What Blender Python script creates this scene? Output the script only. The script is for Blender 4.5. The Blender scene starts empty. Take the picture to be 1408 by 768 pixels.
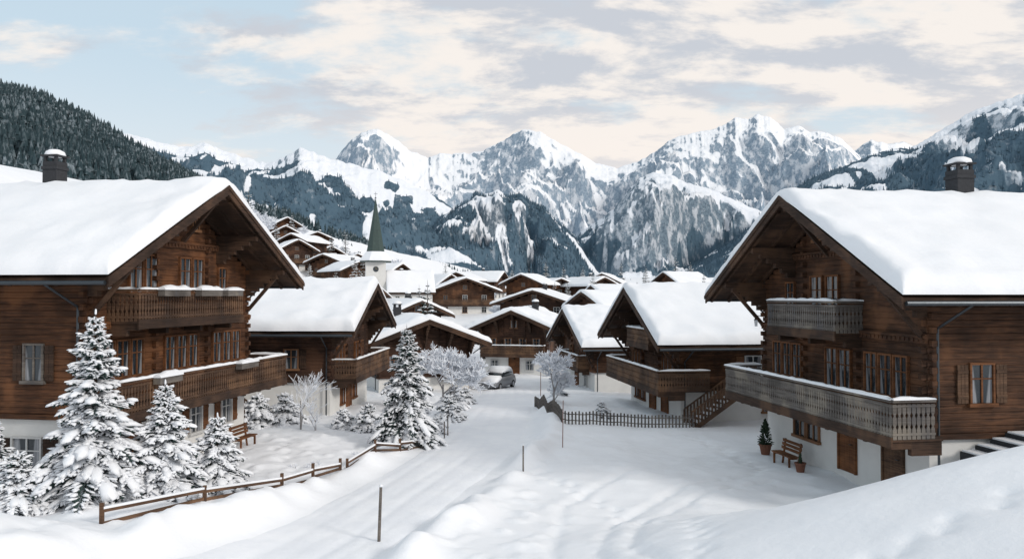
import bpy, math, random
import numpy as np
from mathutils import Vector, Matrix
random.seed(7); np.random.seed(7)
sc=bpy.context.scene
COL=sc.collection
CZ=6.5
# ---------------- noise
def _h(ix,iy,s):
    h=(ix.astype(np.int64)*374761393+iy.astype(np.int64)*668265263+s*974634777)&0xffffffff
    h=((h^(h>>13))*1274126177)&0xffffffff
    h=(h^(h>>16))&0xffffffff
    return h/4294967296.0
def perlin(x,y,s=0):
    x=np.asarray(x,float);y=np.asarray(y,float)
    x0=np.floor(x);y0=np.floor(y);fx=x-x0;fy=y-y0
    u=fx*fx*fx*(fx*(fx*6-15)+10);v=fy*fy*fy*(fy*(fy*6-15)+10)
    def g(i,j):
        a=_h(x0+i,y0+j,s)*2*math.pi
        return np.cos(a)*(fx-i)+np.sin(a)*(fy-j)
    return 1.5*((g(0,0)*(1-u)+g(1,0)*u)*(1-v)+(g(0,1)*(1-u)+g(1,1)*u)*v)
def fbm(x,y,o=4,s=0,gain=.5):
    r=0;a=1;f=1
    for i in range(o):
        r=r+a*perlin(x*f,y*f,s+i*17);a*=gain;f*=2.03
    return r
def ridged(x,y,o=6,s=0):
    r=0;a=.5;f=1;w=1
    for i in range(o):
        n=1-np.abs(perlin(x*f,y*f,s+i*13)); n=n*n
        r=r+a*n*w; w=np.clip(n*1.6,0,1); a*=.48; f*=2.07
    return r
def ss(x,a,b):
    t=np.clip((np.asarray(x,float)-a)/(b-a),0,1);return t*t*(3-2*t)
# ---------------- materials
class NT:
    def __init__(s,name):
        s.m=bpy.data.materials.new(name);s.m.use_nodes=True;s.t=s.m.node_tree;s.t.nodes.clear()
        s.o=s.n('ShaderNodeOutputMaterial');s.p=s.n('ShaderNodeBsdfPrincipled');s.l(s.p.outputs[0],s.o.inputs[0])
    def n(s,t,**k):
        x=s.t.nodes.new(t)
        for a,b in k.items(): setattr(x,a,b)
        return x
    def l(s,a,b): s.t.links.new(a,b)
    def setv(s,sock,v):
        if isinstance(v,(int,float)): sock.default_value=v
        elif isinstance(v,(tuple,list)): sock.default_value=(tuple(v)+(1,))[:4] if len(sock.default_value)==4 else tuple(v)
        else: s.l(v,sock)
    def math(s,op,a,b=0,c=None,clamp=False):
        x=s.n('ShaderNodeMath',operation=op,use_clamp=clamp);s.setv(x.inputs[0],a);s.setv(x.inputs[1],b)
        if c is not None: s.setv(x.inputs[2],c)
        return x.outputs[0]
    def mix(s,f,a,b):
        x=s.n('ShaderNodeMix',data_type='RGBA');s.setv(x.inputs[0],f);s.setv(x.inputs[6],a);s.setv(x.inputs[7],b);return x.outputs[2]
    def rng(s,v,a,b,c=0,d=1):
        x=s.n('ShaderNodeMapRange',interpolation_type='SMOOTHSTEP');s.setv(x.inputs[0],v)
        for i,q in zip((1,2,3,4),(a,b,c,d)): x.inputs[i].default_value=q
        return x.outputs[0]
    def coord(s,kind='Object',scale=(1,1,1)):
        if kind=='Pos': o=s.n('ShaderNodeNewGeometry').outputs['Position']
        else: o=s.n('ShaderNodeTexCoord').outputs[kind]
        m=s.n('ShaderNodeMapping');s.l(o,m.inputs[0]);m.inputs['Scale'].default_value=scale;return m.outputs[0]
    def noise(s,v,scale,detail=4,rough=.55):
        x=s.n('ShaderNodeTexNoise');s.l(v,x.inputs['Vector']);x.inputs['Scale'].default_value=scale;x.inputs['Detail'].default_value=detail;x.inputs['Roughness'].default_value=rough;return x.outputs[0]
    def bump(s,h,st=.5,d=.1,norm=None):
        x=s.n('ShaderNodeBump');x.inputs['Strength'].default_value=st;x.inputs['Distance'].default_value=d;s.l(h,x.inputs['Height'])
        if norm: s.l(norm,x.inputs['Normal'])
        s.l(x.outputs[0],s.p.inputs['Normal']);return x.outputs[0]
    def fin(s,col,rough=.7,spec=.3):
        s.setv(s.p.inputs['Base Color'],col);s.setv(s.p.inputs['Roughness'],rough);s.p.inputs['Specular IOR Level'].default_value=spec;return s.m
def snow_mat(name,c=(.89,.91,.945),big=1.0,st=.35):
    t=NT(name);v=t.coord('Pos')
    n1=t.noise(v,.5*big,3);n2=t.noise(v,5*big,4,.6);n3=t.noise(v,40,2)
    h=t.math('ADD',t.math('MULTIPLY',n1,1.5),t.math('ADD',t.math('MULTIPLY',n2,.4),t.math('MULTIPLY',n3,.06)))
    t.bump(h,st,.12)
    col=t.mix(t.rng(n1,.3,.7),tuple(x*.96 for x in c),c)
    return t.fin(col,.65,.25)
M={}
M['snow']=snow_mat('snow')
M['roofsnow']=snow_mat('roof_snow',(.86,.88,.915),.8,.35)
def road_mat():
    t=NT('packed_snow');v=t.coord('Pos')
    n=t.noise(v,3,5,.6);n3=t.noise(v,.8,4,.6)
    t.bump(t.math('ADD',n,n3),.35,.06)
    col=t.mix(t.rng(n3,.4,.65),(.84,.865,.91),(.89,.91,.945));col=t.mix(t.rng(n,.55,.75,0,.3),col,(.78,.81,.87))
    return t.fin(col,.6,.3)
M['road']=road_mat()
def wood(name,c1,c2,row=.2,rough=.75):
    t=NT(name);v=t.coord('Object',(.7,.7,9));n=t.noise(v,1.6,5,.6);n2=t.noise(t.coord('Object'),.6,3);n3=t.noise(t.coord('Object',(1.2,1.2,30)),1.3,4,.6);n4=t.noise(t.coord('Object',(2,2,.5)),.8,4)
    sep=t.n('ShaderNodeSeparateXYZ');t.l(t.coord('Object'),sep.inputs[0])
    r=t.math('FLOOR',t.math('DIVIDE',sep.outputs[2],row));w=t.n('ShaderNodeTexWhiteNoise',noise_dimensions='1D');t.l(r,w.inputs['W'])
    col=t.mix(t.rng(t.math('ADD',t.math('MULTIPLY',n,.5),t.math('MULTIPLY',n3,.5)),.36,.64),c1,c2)
    col=t.mix(t.math('MULTIPLY',w.outputs[0],.32),col,tuple(x*.5 for x in c1))
    g=(c2[0]*1.45,c2[1]*1.4,c2[2]*1.25)
    col=t.mix(t.rng(n2,.36,.5,.6,0),col,g)
    col=t.mix(t.rng(n2,.48,.7,0,.65),col,tuple(x*.5 for x in c1))
    col=t.mix(t.rng(n4,.52,.72,0,.5),col,(c1[0]*.8,c1[1]*.95,c1[2]*1.2))
    t.bump(n3,.4,.03)
    return t.fin(col,rough,.2)
M['logA']=wood('reddish_log_wood',(.046,.022,.013),(.15,.066,.032))
M['logB']=wood('brown_log_wood',(.038,.02,.013),(.125,.06,.033))
M['logC']=wood('dark_log_wood',(.032,.018,.013),(.09,.046,.03))
M['dark']=wood('weathered_dark_wood',(.034,.021,.015),(.085,.049,.033),.35)
M['grey']=wood('grey_weathered_wood',(.10,.088,.08),(.20,.18,.163),.3)
M['rail']=wood('balcony_wood',(.062,.037,.025),(.155,.09,.056),.4)
M['orange']=wood('warm_shutter_wood',(.10,.043,.02),(.21,.09,.04),.25)
def simple(name,c,rough=.6,spec=.3,metal=0,var=.15,sc_=8):
    t=NT(name);n=t.noise(t.coord('Object'),sc_,4)
    col=t.mix(n,tuple(x*(1-var) for x in c),tuple(min(1,x*(1+var)) for x in c));t.p.inputs['Metallic'].default_value=metal
    t.bump(n,.15,.02);return t.fin(col,rough,spec)
M['plaster']=simple('white_plaster',(.68,.675,.655),.85,.2,0,.1,2)
M['frame']=simple('window_frame_wood',(.2,.10,.05),.6)
M['whiteframe']=simple('white_window_frame',(.55,.55,.54),.5)
M['stone']=simple('chimney_stone',(.04,.042,.047),.85,.2,0,.4,12)
M['metal']=simple('gutter_metal',(.06,.07,.08),.4,.5,.6)
M['copper']=simple('spire_shingle',(.045,.07,.065),.6,.3,0,.35,3)
M['bark']=simple('bark',(.06,.042,.03),.9,.1,0,.4,20)
M['frost']=simple('frosted_twig',(.76,.79,.84),.8,.1,0,.12,9)
M['frostdark']=simple('bare_twig',(.30,.29,.29),.8,.1,0,.4,9)
M['needle']=simple('spruce_needles',(.042,.068,.064),.7,.2,0,.6,7)
M['tyre']=simple('tyre_rubber',(.02,.02,.02),.8)
M['rim']=simple('wheel_rim',(.4,.4,.42),.35,.5,.8)
M['carpaint']=simple('grey_car_paint',(.16,.17,.19),.3,.6)
M['lampglass']=simple('headlight_glass',(.6,.62,.65),.15,.6)
M['redpole']=simple('red_marker_paint',(.2,.085,.065),.6)
M['terracotta']=simple('terracotta_pot',(.16,.07,.045),.8)
M['greenplant']=simple('conifer_foliage',(.03,.05,.03),.8,.2,0,.5,15)
M['gold']=simple('clock_gold',(.3,.24,.12),.5,.4,.3)
def glass():
    t=NT('curtained_glass');s=t.n('ShaderNodeSeparateXYZ');t.l(t.coord('Object'),s.inputs[0])
    ax=t.math('ABSOLUTE',s.outputs[0]);f=t.noise(t.coord('Object',(22,1,1)),1,2)
    e=t.math('ADD',ax,t.math('MULTIPLY',s.outputs[2],-.12))
    m=t.rng(e,.12,.2);col=t.mix(m,(.02,.028,.035),t.mix(t.rng(f,.35,.65),(.2,.21,.23),(.34,.35,.37)))
    return t.fin(col,.12,.6)
M['glass']=glass()
t=NT('dark_glass');M['dglass']=t.fin((.02,.025,.03),.08,.7)
def forest_mat():
    t=NT('snow_dusted_conifer')
    v=t.coord('Pos');n=t.noise(v,.25,3);n2=t.noise(v,.012,3)
    col=t.mix(n,(.02,.039,.048),(.05,.078,.088))
    d=t.math('MULTIPLY',t.rng(n,.48,.62),t.rng(n2,.35,.7,.08,.5))
    col=t.mix(d,col,(.47,.54,.6))
    return t.fin(col,.9,.1)
M['forest']=forest_mat()
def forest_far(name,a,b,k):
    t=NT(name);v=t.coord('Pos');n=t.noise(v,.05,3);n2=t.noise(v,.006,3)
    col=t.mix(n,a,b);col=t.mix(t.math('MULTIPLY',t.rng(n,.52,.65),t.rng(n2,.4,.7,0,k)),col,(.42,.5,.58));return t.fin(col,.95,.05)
HAZE_F1=(.060,.106,.150);HAZE_F2=(.105,.165,.215)  # aerial haze painted in: far forest colours set lighter and bluer
M['forestfar']=forest_far('hazed_distant_conifer',HAZE_F1,HAZE_F2,.35)
def mountain_mat(name,thr,rock1,rock2,snow,f1,f2,sc_,bd=20,na=.35,asp=.22,dust=.3,streak=.7):
    t=NT(name);g=t.n('ShaderNodeNewGeometry');s=t.n('ShaderNodeSeparateXYZ');t.l(g.outputs['Normal'],s.inputs[0])
    v=t.coord('Pos');at=t.n('ShaderNodeAttribute',attribute_name='wood')
    n1=t.noise(v,sc_*4,8,.66);n3=t.noise(t.coord('Pos',(1.5,.75,.7)),sc_*9,7,.68);n4=t.noise(v,sc_*40,5,.7)
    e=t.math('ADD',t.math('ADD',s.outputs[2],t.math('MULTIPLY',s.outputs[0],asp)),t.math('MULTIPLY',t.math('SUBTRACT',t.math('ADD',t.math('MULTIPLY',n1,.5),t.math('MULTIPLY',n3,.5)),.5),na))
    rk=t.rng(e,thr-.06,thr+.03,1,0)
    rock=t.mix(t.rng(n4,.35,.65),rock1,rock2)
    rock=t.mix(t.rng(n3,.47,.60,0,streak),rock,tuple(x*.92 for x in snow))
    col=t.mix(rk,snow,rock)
    fm=t.rng(t.math('ADD',at.outputs['Fac'],t.math('MULTIPLY',t.math('SUBTRACT',n4,.5),.9)),.38,.6)
    fc=t.mix(n4,f1,f2);fc=t.mix(t.rng(n3,.55,.68,0,dust),fc,tuple(x*.8 for x in snow))
    col=t.mix(fm,col,fc)
    t.bump(t.math('ADD',t.math('ADD',n1,t.math('MULTIPLY',n3,.35)),t.math('MULTIPLY',n4,.12)),.6,bd)
    return t.fin(col,.9,.05)
# ---------------- mesh helpers
def link(o,parent=None):
    COL.objects.link(o)
    if parent: o.parent=parent
    return o
def obj(name,me,parent=None,loc=(0,0,0),rot=0):
    o=bpy.data.objects.new(name,me);o.location=loc
    if rot: o.rotation_euler=(0,0,rot)
    return link(o,parent)
def top(o,label,cat,group=None):
    o["label"]=label;o["category"]=cat
    if group:o["group"]=group
    return o
class MB:
    def __init__(s): s.v=[];s.f=[];s.mi=[];s.m=0
    def add(s,vs,fs):
        b=len(s.v);s.v.extend([tuple(p) for p in vs])
        for f in fs: s.f.append(tuple(b+i for i in f));s.mi.append(s.m)
    def box(s,x0,x1,y0,y1,z0,z1):
        s.add([(x0,y0,z0),(x1,y0,z0),(x1,y1,z0),(x0,y1,z0),(x0,y0,z1),(x1,y0,z1),(x1,y1,z1),(x0,y1,z1)],
              [(0,3,2,1),(4,5,6,7),(0,1,5,4),(1,2,6,5),(2,3,7,6),(3,0,4,7)])
    def beam(s,a,b,w,h,up=(0,0,1)):
        a=Vector(a);b=Vector(b);d=(b-a).normalized();u=Vector(up)
        if abs(d.dot(u))>.98:u=Vector((1,0,0))
        r=d.cross(u).normalized();u=r.cross(d).normalized();r=r*w/2;u=u*h/2
        vs=[a-r-u,a+r-u,a+r+u,a-r+u,b-r-u,b+r-u,b+r+u,b-r+u]
        s.add(vs,[(0,1,2,3),(7,6,5,4),(0,4,5,1),(1,5,6,2),(2,6,7,3),(3,7,4,0)])
    def tube(s,a,b,r0,r1,n=6,caps=True):
        a=Vector(a);b=Vector(b);d=(b-a)
        if d.length<1e-6:return
        d.normalize();u=Vector((0,0,1)) if abs(d.z)<.9 else Vector((1,0,0));r=d.cross(u).normalized();u=r.cross(d)
        vs=[];
        for c,q in((a,r0),(b,r1)):
            for i in range(n):
                t=2*math.pi*i/n;vs.append(c+r*math.cos(t)*q+u*math.sin(t)*q)
        fs=[(i,(i+1)%n,n+(i+1)%n,n+i) for i in range(n)]
        if caps: fs+= [tuple(range(n-1,-1,-1)),tuple(range(n,2*n))]
        s.add(vs,fs)
    def blob(s,c,rx,ry,rz,rot=0,seg=6,rings=4,jit=.2,tilt=0):
        vs=[];ca,sa=math.cos(rot),math.sin(rot);j=lambda:1+random.uniform(-jit,jit)
        vs.append((0,0,rz))
        for k in range(1,rings):
            ph=math.pi*k/rings
            for i in range(seg):
                t=2*math.pi*i/seg;q=j();vs.append((rx*math.sin(ph)*math.cos(t)*q,ry*math.sin(ph)*math.sin(t)*q,rz*math.cos(ph)*(1 if k<rings/2 else .5)))
        vs.append((0,0,-rz*.5))
        out=[(c[0]+x*ca-y*sa,c[1]+x*sa+y*ca,c[2]+z+x*tilt) for x,y,z in vs]
        fs=[(0,1+i,1+(i+1)%seg) for i in range(seg)]
        for k in range(rings-2):
            b=1+k*seg;fs+=[(b+i,b+seg+i,b+seg+(i+1)%seg,b+(i+1)%seg) for i in range(seg)]
        b=1+(rings-2)*seg;l=len(vs)-1
        fs+=[(b+i,l,b+(i+1)%seg) for i in range(seg)]
        s.add(out,fs)
    def mesh(s,name,mats,smooth=False):
        me=bpy.data.meshes.new(name);me.from_pydata(s.v,[],s.f)
        if not isinstance(mats,(list,tuple)):mats=[mats]
        for m in mats: me.materials.append(m)
        if len(mats)>1: me.polygons.foreach_set('material_index',s.mi)
        if smooth: me.polygons.foreach_set('use_smooth',[True]*len(s.f))
        me.update();return me
def np_mesh(name,co,q,mat,smooth=False):
    k=q.shape[1];me=bpy.data.meshes.new(name);me.vertices.add(len(co));me.vertices.foreach_set('co',co.astype(np.float32).ravel())
    me.loops.add(q.size);me.loops.foreach_set('vertex_index',q.astype(np.int32).ravel())
    me.polygons.add(len(q));me.polygons.foreach_set('loop_start',np.arange(0,q.size,k,dtype=np.int32));me.polygons.foreach_set('loop_total',np.full(len(q),k,dtype=np.int32))
    me.polygons.foreach_set('use_smooth',np.full(len(q),smooth))
    me.materials.append(mat);me.update(calc_edges=True);return me
def grid_mesh(name,X,Y,Z,mat,smooth=True,flip=False):
    nu,nv=X.shape;co=np.stack([X,Y,Z],-1).reshape(-1,3)
    idx=np.arange(nu*nv).reshape(nu,nv)
    q=np.stack([idx[:-1,:-1],idx[1:,:-1],idx[1:,1:],idx[:-1,1:]],-1).reshape(-1,4)
    if flip:q=q[:,::-1]
    return np_mesh(name,co,q,mat,smooth)
# ---------------- terrain
RY=[5,12,21,33,43,53,65,75,82];RX=[-12,-8.6,-5.0,-1.9,-1.0,-.4,-.3,-1.8,-5]
_ry=np.linspace(5,82,200);_rx=np.interp(_ry,RY,RX)
_k=np.ones(15)/15;_rx=np.convolve(np.pad(_rx,7,mode='edge'),_k,'valid')
def roadc(y): return np.interp(y,_ry,_rx)
FP=[]
def _path(pts,step=.42):
    P=[np.array(p,float) for p in pts];side=1
    for a,b in zip(P[:-1],P[1:]):
        L=np.linalg.norm(b-a);n=int(L/step)
        t=(b-a)/L;nn=np.array([-t[1],t[0]])
        for i in range(n):
            FP.append(a+t*step*i+nn*.16*side+np.random.normal(0,.04,2));side*=-1
_path([(3.2,14.5),(4.2,17.5),(4.6,20.5),(3.2,24.5),(1.0,29)])
_path([(5.2,13.2),(8.4,14.0),(12,14.4)]);_path([(1.0,29),(.9,36),(.9,44)]);_path([(9.2,29.5),(9.0,33.5),(8.3,38)])
_path([(-8.0,30),(-9.6,33),(-9.8,36)])
TR=[np.array([(2.6,14),(2.0,19),(3.0,23.5),(5.6,27),(8.8,29)],float),np.array([(3.4,14.3),(2.8,19),(3.7,23),(6.1,26.2),(9.2,28.2)],float),np.array([(1.2,15),(1.0,20),(1.6,25),(4.4,29.5),(8.2,31.5)],float)]
def gz(x,y,detail=True):
    x=np.asarray(x,float);y=np.asarray(y,float)
    z=np.interp(y,[0,45,80,115,150,200,400,3000,9000],[0,0,-1.6,.6,2.9,5.0,9,60,200])
    s=np.maximum(0,-x-14);hs=np.where(s<28,.2*s,np.where(s<78,5.6+.42*(s-28),26.6+.2*(s-78)))
    z=z+hs*ss(y,52,110)
    z=z+.03*np.maximum(0,x-30)*ss(y,60,130)
    lb=1.5*ss(-x,8.2,12.0)*ss(-y,-20.8,-16.5)+.62*ss(-x,5.6,9.0)*ss(-y,-29,-22)
    rb=np.maximum(3.85*ss(x,-2.5,13.5)*ss(-y,-24.3,-15.5),1.9*ss(x,12.2,14)*ss(-y,-45,-30))
    rb=np.where((x>12)&(y<24),np.maximum(rb,1.9*ss(x,11.4,14)),rb)
    z=z+lb+rb
    d=x-roadc(y);inr=(y>4)&(y<86)
    near=ss(-np.abs(d),-3.6,-1.9)
    b=.36*np.exp(-((np.abs(d)-3.05)/.7)**2)*(1+1.1*perlin(x*.6,y*.6,9))*ss(-y,-60,-40)
    calm=1-.75*ss(rb,.3,1.4)
    n=.26*fbm(x*.13,y*.13,2,3)*calm+.05*fbm(x*.5,y*.5,3,5)*calm
    lump=.14*np.clip(fbm(x*1.1,y*1.1,3,31)-.05,0,1)*(1-near)*calm*(1-.6*ss(x,0,2))
    z=z+np.where(inr,(n+lump)*(1-near)+b-.10*near,n)
    z=z+np.where((y>90),1.2*fbm(x*.02,y*.02,4,8)*ss(y,90,250),0)
    if detail and x.ndim:
        m=(y<46)&(x>-14)&(x<16)
        if m.any():
            xm=x[m];ym=y[m];dz=np.zeros_like(xm)
            for p in FP:
                r2=(xm-p[0])**2+(ym-p[1])**2
                dz-= .08*np.exp(-r2/.02)+.03*np.exp(-r2/.11)
            for tr in TR:
                xc=np.interp(ym,tr[:,1],tr[:,0]);k=(ym>tr[0,1])&(ym<tr[-1,1])
                dz-=np.where(k,.11*np.exp(-((xm-xc)/.19)**2)*(.7+.4*perlin(xm*2,ym*2,77)),0)
            z[m]+=dz
    return z
def G(x,y): return float(gz(np.array([x]),np.array([y]),False)[0])
def geo(a,b,s0,g):
    r=[a];s=s0
    while r[-1]<b: r.append(r[-1]+s);s*=g
    return r
xr=np.concatenate([np.arange(-14,15.01,.12),np.array(geo(15.2,36,.25,1.01)),np.array(geo(37,6000,1.2,1.09))])
xl=np.concatenate([-np.array(geo(37,6000,1.2,1.09))[::-1],-np.array(geo(14.2,36,.25,1.01))[::-1]])
xs=np.unique(np.concatenate([xl,xr]));ys=np.unique(np.concatenate([np.arange(-30,10,2),np.arange(10.5,37,.12),np.arange(37.2,84,.35),np.array(geo(85,9500,1.2,1.035))]))
GX,GY=np.meshgrid(xs,ys,indexing='ij');GZ=gz(GX,GY)
o=obj('ground',grid_mesh('ground',GX,GY,GZ,M['snow']));o['kind']='structure'
ry=np.arange(6,84,.2);ru=np.linspace(-2.15,2.15,44)
U,YY=np.meshgrid(ru,ry,indexing='ij');XX=roadc(YY)+U
ZZ=gz(XX,YY,False)+.07-.09*(np.abs(U)/2.15)**6
for k,(of,w,a) in enumerate([(-.95,.16,.034),(.55,.16,.034),(-.2,.13,.02),(1.15,.13,.02),(-1.5,.12,.012)]):
    ZZ-=a*np.exp(-((U-of-.5*perlin(YY*.045,YY*0,3+k//2))/w)**2)*(.75+.5*perlin(XX*.7,YY*.35,60+k))
ZZ+=.018*fbm(XX*.8,YY*.5,3,44)-.12*(np.abs(U)/2.15)**10
o=obj('road',grid_mesh('road',XX,YY,ZZ,M['road']));o['kind']='structure'
# ---------------- mountains
def prof(pts,t):
    p=np.array(pts,float);return np.interp(t,(p[:,0]-704)/1100.,(405-p[:,1])/1100.)
SURF={}
def mountain(name,key,pts,D,yf,yb,mat,seed,fs,amp,nu=460,nv=150,exp=1.25,sil=.004,wander=.06,octv=7,cut=.6,wood=None):
    ts=np.linspace((pts[0][0]-704)/1100,(pts[-1][0]-704)/1100,nu)
    T,V=np.meshgrid(ts,np.linspace(0,1,nv),indexing='ij')
    Dr=D*(1+wander*perlin(T*6,T*0,seed))
    Y=np.where(V<.8,yf+(Dr-yf)*(V/.8),Dr+(yb-Dr)*(V-.8)/.2)
    X=T*Y
    H=(prof(pts,T)+sil*fbm(T*60,T*0+.5,4,seed+3,.6))*Dr+CZ
    a=np.clip(V/.8,0,1);front=a**exp;back=1-np.clip((V-.8)/.2,0,1)**1.1
    P=np.where(V<=.8,front,back)
    wx=X+fs*.3*fbm(X/fs*1.5,Y/fs*1.5,3,seed+90);wy=Y+fs*.3*fbm(X/fs*1.5,Y/fs*1.5,3,seed+95)
    R=ridged(wx/fs,wy/fs*.6,octv,seed)-.62
    env=np.clip(np.where(V<=.8,np.sin(np.clip(a,0,1)*math.pi)**.7,.0),0,1)
    env=env*(1-ss(a,cut,1.0)*.55)
    base=gz(X,Y,False)-20
    Z=base*(1-P)+H*P+R*amp*env*(H/np.max(H))+.010*fs*fbm(X/(fs*.06),Y/(fs*.06),3,seed+6)*a*(V<.8)
    lim=CZ+(H-CZ)*(Y/Dr)*(1-.10*(1-a))
    soft=.03*Dr*(1-a)+.0006*Dr
    over=Z-lim
    Zc=lim-soft*np.log1p(np.exp(np.clip(-over/soft,-40,40)))
    Z=np.where((V<.8)&(a>.15),Zc*ss(a,.15,.35)+Z*(1-ss(a,.15,.35)),Z)
    Z=np.where(V<=0,base-30,Z)
    me=grid_mesh(name,X,Y,Z,mat)
    Wd=np.zeros_like(X) if wood is None else np.clip(wood(X,Y,Z,T,V),0,1)
    at=me.attributes.new('wood','FLOAT','POINT');at.data.foreach_set('value',Wd.astype(np.float32).ravel())
    o=obj(name,me);o['kind']='structure'
    SURF[key]=(X,Y,Z,T,V,Wd);return o
SN=(.82,.855,.91)
gul=lambda X,Y,s,w=70,l=420: fbm(X/w+.6*perlin(X/200,Y/200,s),Y/l,3,s)
mA=mountain_mat('high_peak',.63,(.20,.27,.35),(.33,.41,.49),(.86,.885,.925),HAZE_F1,HAZE_F2,.0011,bd=50,na=.46,asp=.30,streak=.75)  # pale blue rock colours carry the aerial haze of the farthest range
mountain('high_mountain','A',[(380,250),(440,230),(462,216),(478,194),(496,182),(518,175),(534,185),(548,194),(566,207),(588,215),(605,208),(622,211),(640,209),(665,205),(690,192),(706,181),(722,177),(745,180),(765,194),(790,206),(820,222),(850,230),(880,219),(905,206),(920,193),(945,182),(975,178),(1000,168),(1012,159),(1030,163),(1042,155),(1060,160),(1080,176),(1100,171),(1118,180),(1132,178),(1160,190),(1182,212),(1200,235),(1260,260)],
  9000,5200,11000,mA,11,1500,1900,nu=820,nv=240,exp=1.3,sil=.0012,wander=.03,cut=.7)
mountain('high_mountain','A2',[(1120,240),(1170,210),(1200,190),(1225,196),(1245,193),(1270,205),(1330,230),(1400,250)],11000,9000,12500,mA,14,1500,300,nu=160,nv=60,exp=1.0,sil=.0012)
HAZE_R1=(.12,.17,.22);HAZE_R2=(.23,.30,.36)  # mid-range rock, tinted bluish to stand in for aerial haze
mB=mountain_mat('alpine_ridge',.60,HAZE_R1,HAZE_R2,SN,HAZE_F1,HAZE_F2,.0025,bd=20,na=.4)
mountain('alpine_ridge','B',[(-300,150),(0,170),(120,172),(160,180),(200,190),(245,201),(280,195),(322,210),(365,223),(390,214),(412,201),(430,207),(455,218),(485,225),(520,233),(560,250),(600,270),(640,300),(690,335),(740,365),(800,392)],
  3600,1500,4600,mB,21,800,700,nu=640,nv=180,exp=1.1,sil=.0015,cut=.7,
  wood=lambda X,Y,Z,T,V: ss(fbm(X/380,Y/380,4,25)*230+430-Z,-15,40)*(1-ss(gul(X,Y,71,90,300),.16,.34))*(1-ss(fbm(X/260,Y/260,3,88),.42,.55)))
mB2=mountain_mat('wooded_peak',.50,(.10,.14,.18),(.18,.23,.28),SN,HAZE_F1,HAZE_F2,.004,bd=18)  # rock and forest colours include painted blue haze
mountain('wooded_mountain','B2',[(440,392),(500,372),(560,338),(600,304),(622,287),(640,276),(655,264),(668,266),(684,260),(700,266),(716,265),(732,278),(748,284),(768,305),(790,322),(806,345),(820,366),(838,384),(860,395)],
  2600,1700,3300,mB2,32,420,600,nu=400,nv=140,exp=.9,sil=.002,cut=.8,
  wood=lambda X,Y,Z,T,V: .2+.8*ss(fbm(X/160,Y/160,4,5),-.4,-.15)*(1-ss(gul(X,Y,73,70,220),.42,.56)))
mC=mountain_mat('rocky_peak',.58,HAZE_R1,HAZE_R2,SN,HAZE_F1,HAZE_F2,.003,bd=20,na=.42)
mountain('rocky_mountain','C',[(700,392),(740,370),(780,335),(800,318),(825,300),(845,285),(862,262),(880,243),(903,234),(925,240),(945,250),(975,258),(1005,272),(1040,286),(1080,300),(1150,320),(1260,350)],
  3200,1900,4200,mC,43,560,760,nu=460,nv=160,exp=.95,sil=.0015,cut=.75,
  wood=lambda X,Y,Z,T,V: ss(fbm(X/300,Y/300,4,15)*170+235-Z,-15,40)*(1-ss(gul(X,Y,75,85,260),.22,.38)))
mD=mountain_mat('right_slope',.60,HAZE_R1,HAZE_R2,SN,HAZE_F1,HAZE_F2,.003,bd=14,na=.4)
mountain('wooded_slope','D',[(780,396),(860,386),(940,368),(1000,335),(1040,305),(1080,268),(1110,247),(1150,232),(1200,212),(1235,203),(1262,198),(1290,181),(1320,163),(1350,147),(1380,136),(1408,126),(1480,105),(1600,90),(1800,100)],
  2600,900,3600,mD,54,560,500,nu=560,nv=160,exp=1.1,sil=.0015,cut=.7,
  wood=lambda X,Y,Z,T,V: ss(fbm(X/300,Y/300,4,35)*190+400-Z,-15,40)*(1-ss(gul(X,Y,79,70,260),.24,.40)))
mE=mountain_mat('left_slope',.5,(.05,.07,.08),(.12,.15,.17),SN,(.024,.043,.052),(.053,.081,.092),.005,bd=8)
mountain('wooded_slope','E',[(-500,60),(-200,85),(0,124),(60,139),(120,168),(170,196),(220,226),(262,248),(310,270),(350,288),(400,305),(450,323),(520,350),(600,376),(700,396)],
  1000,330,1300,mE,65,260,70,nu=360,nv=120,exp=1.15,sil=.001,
  wood=lambda X,Y,Z,T,V: np.where(T<-.36,ss(fbm(X*.008,Y*.008,3,5),-.62,-.4),ss(fbm(X*.014,Y*.014,3,5),.12,.25)))
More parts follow.
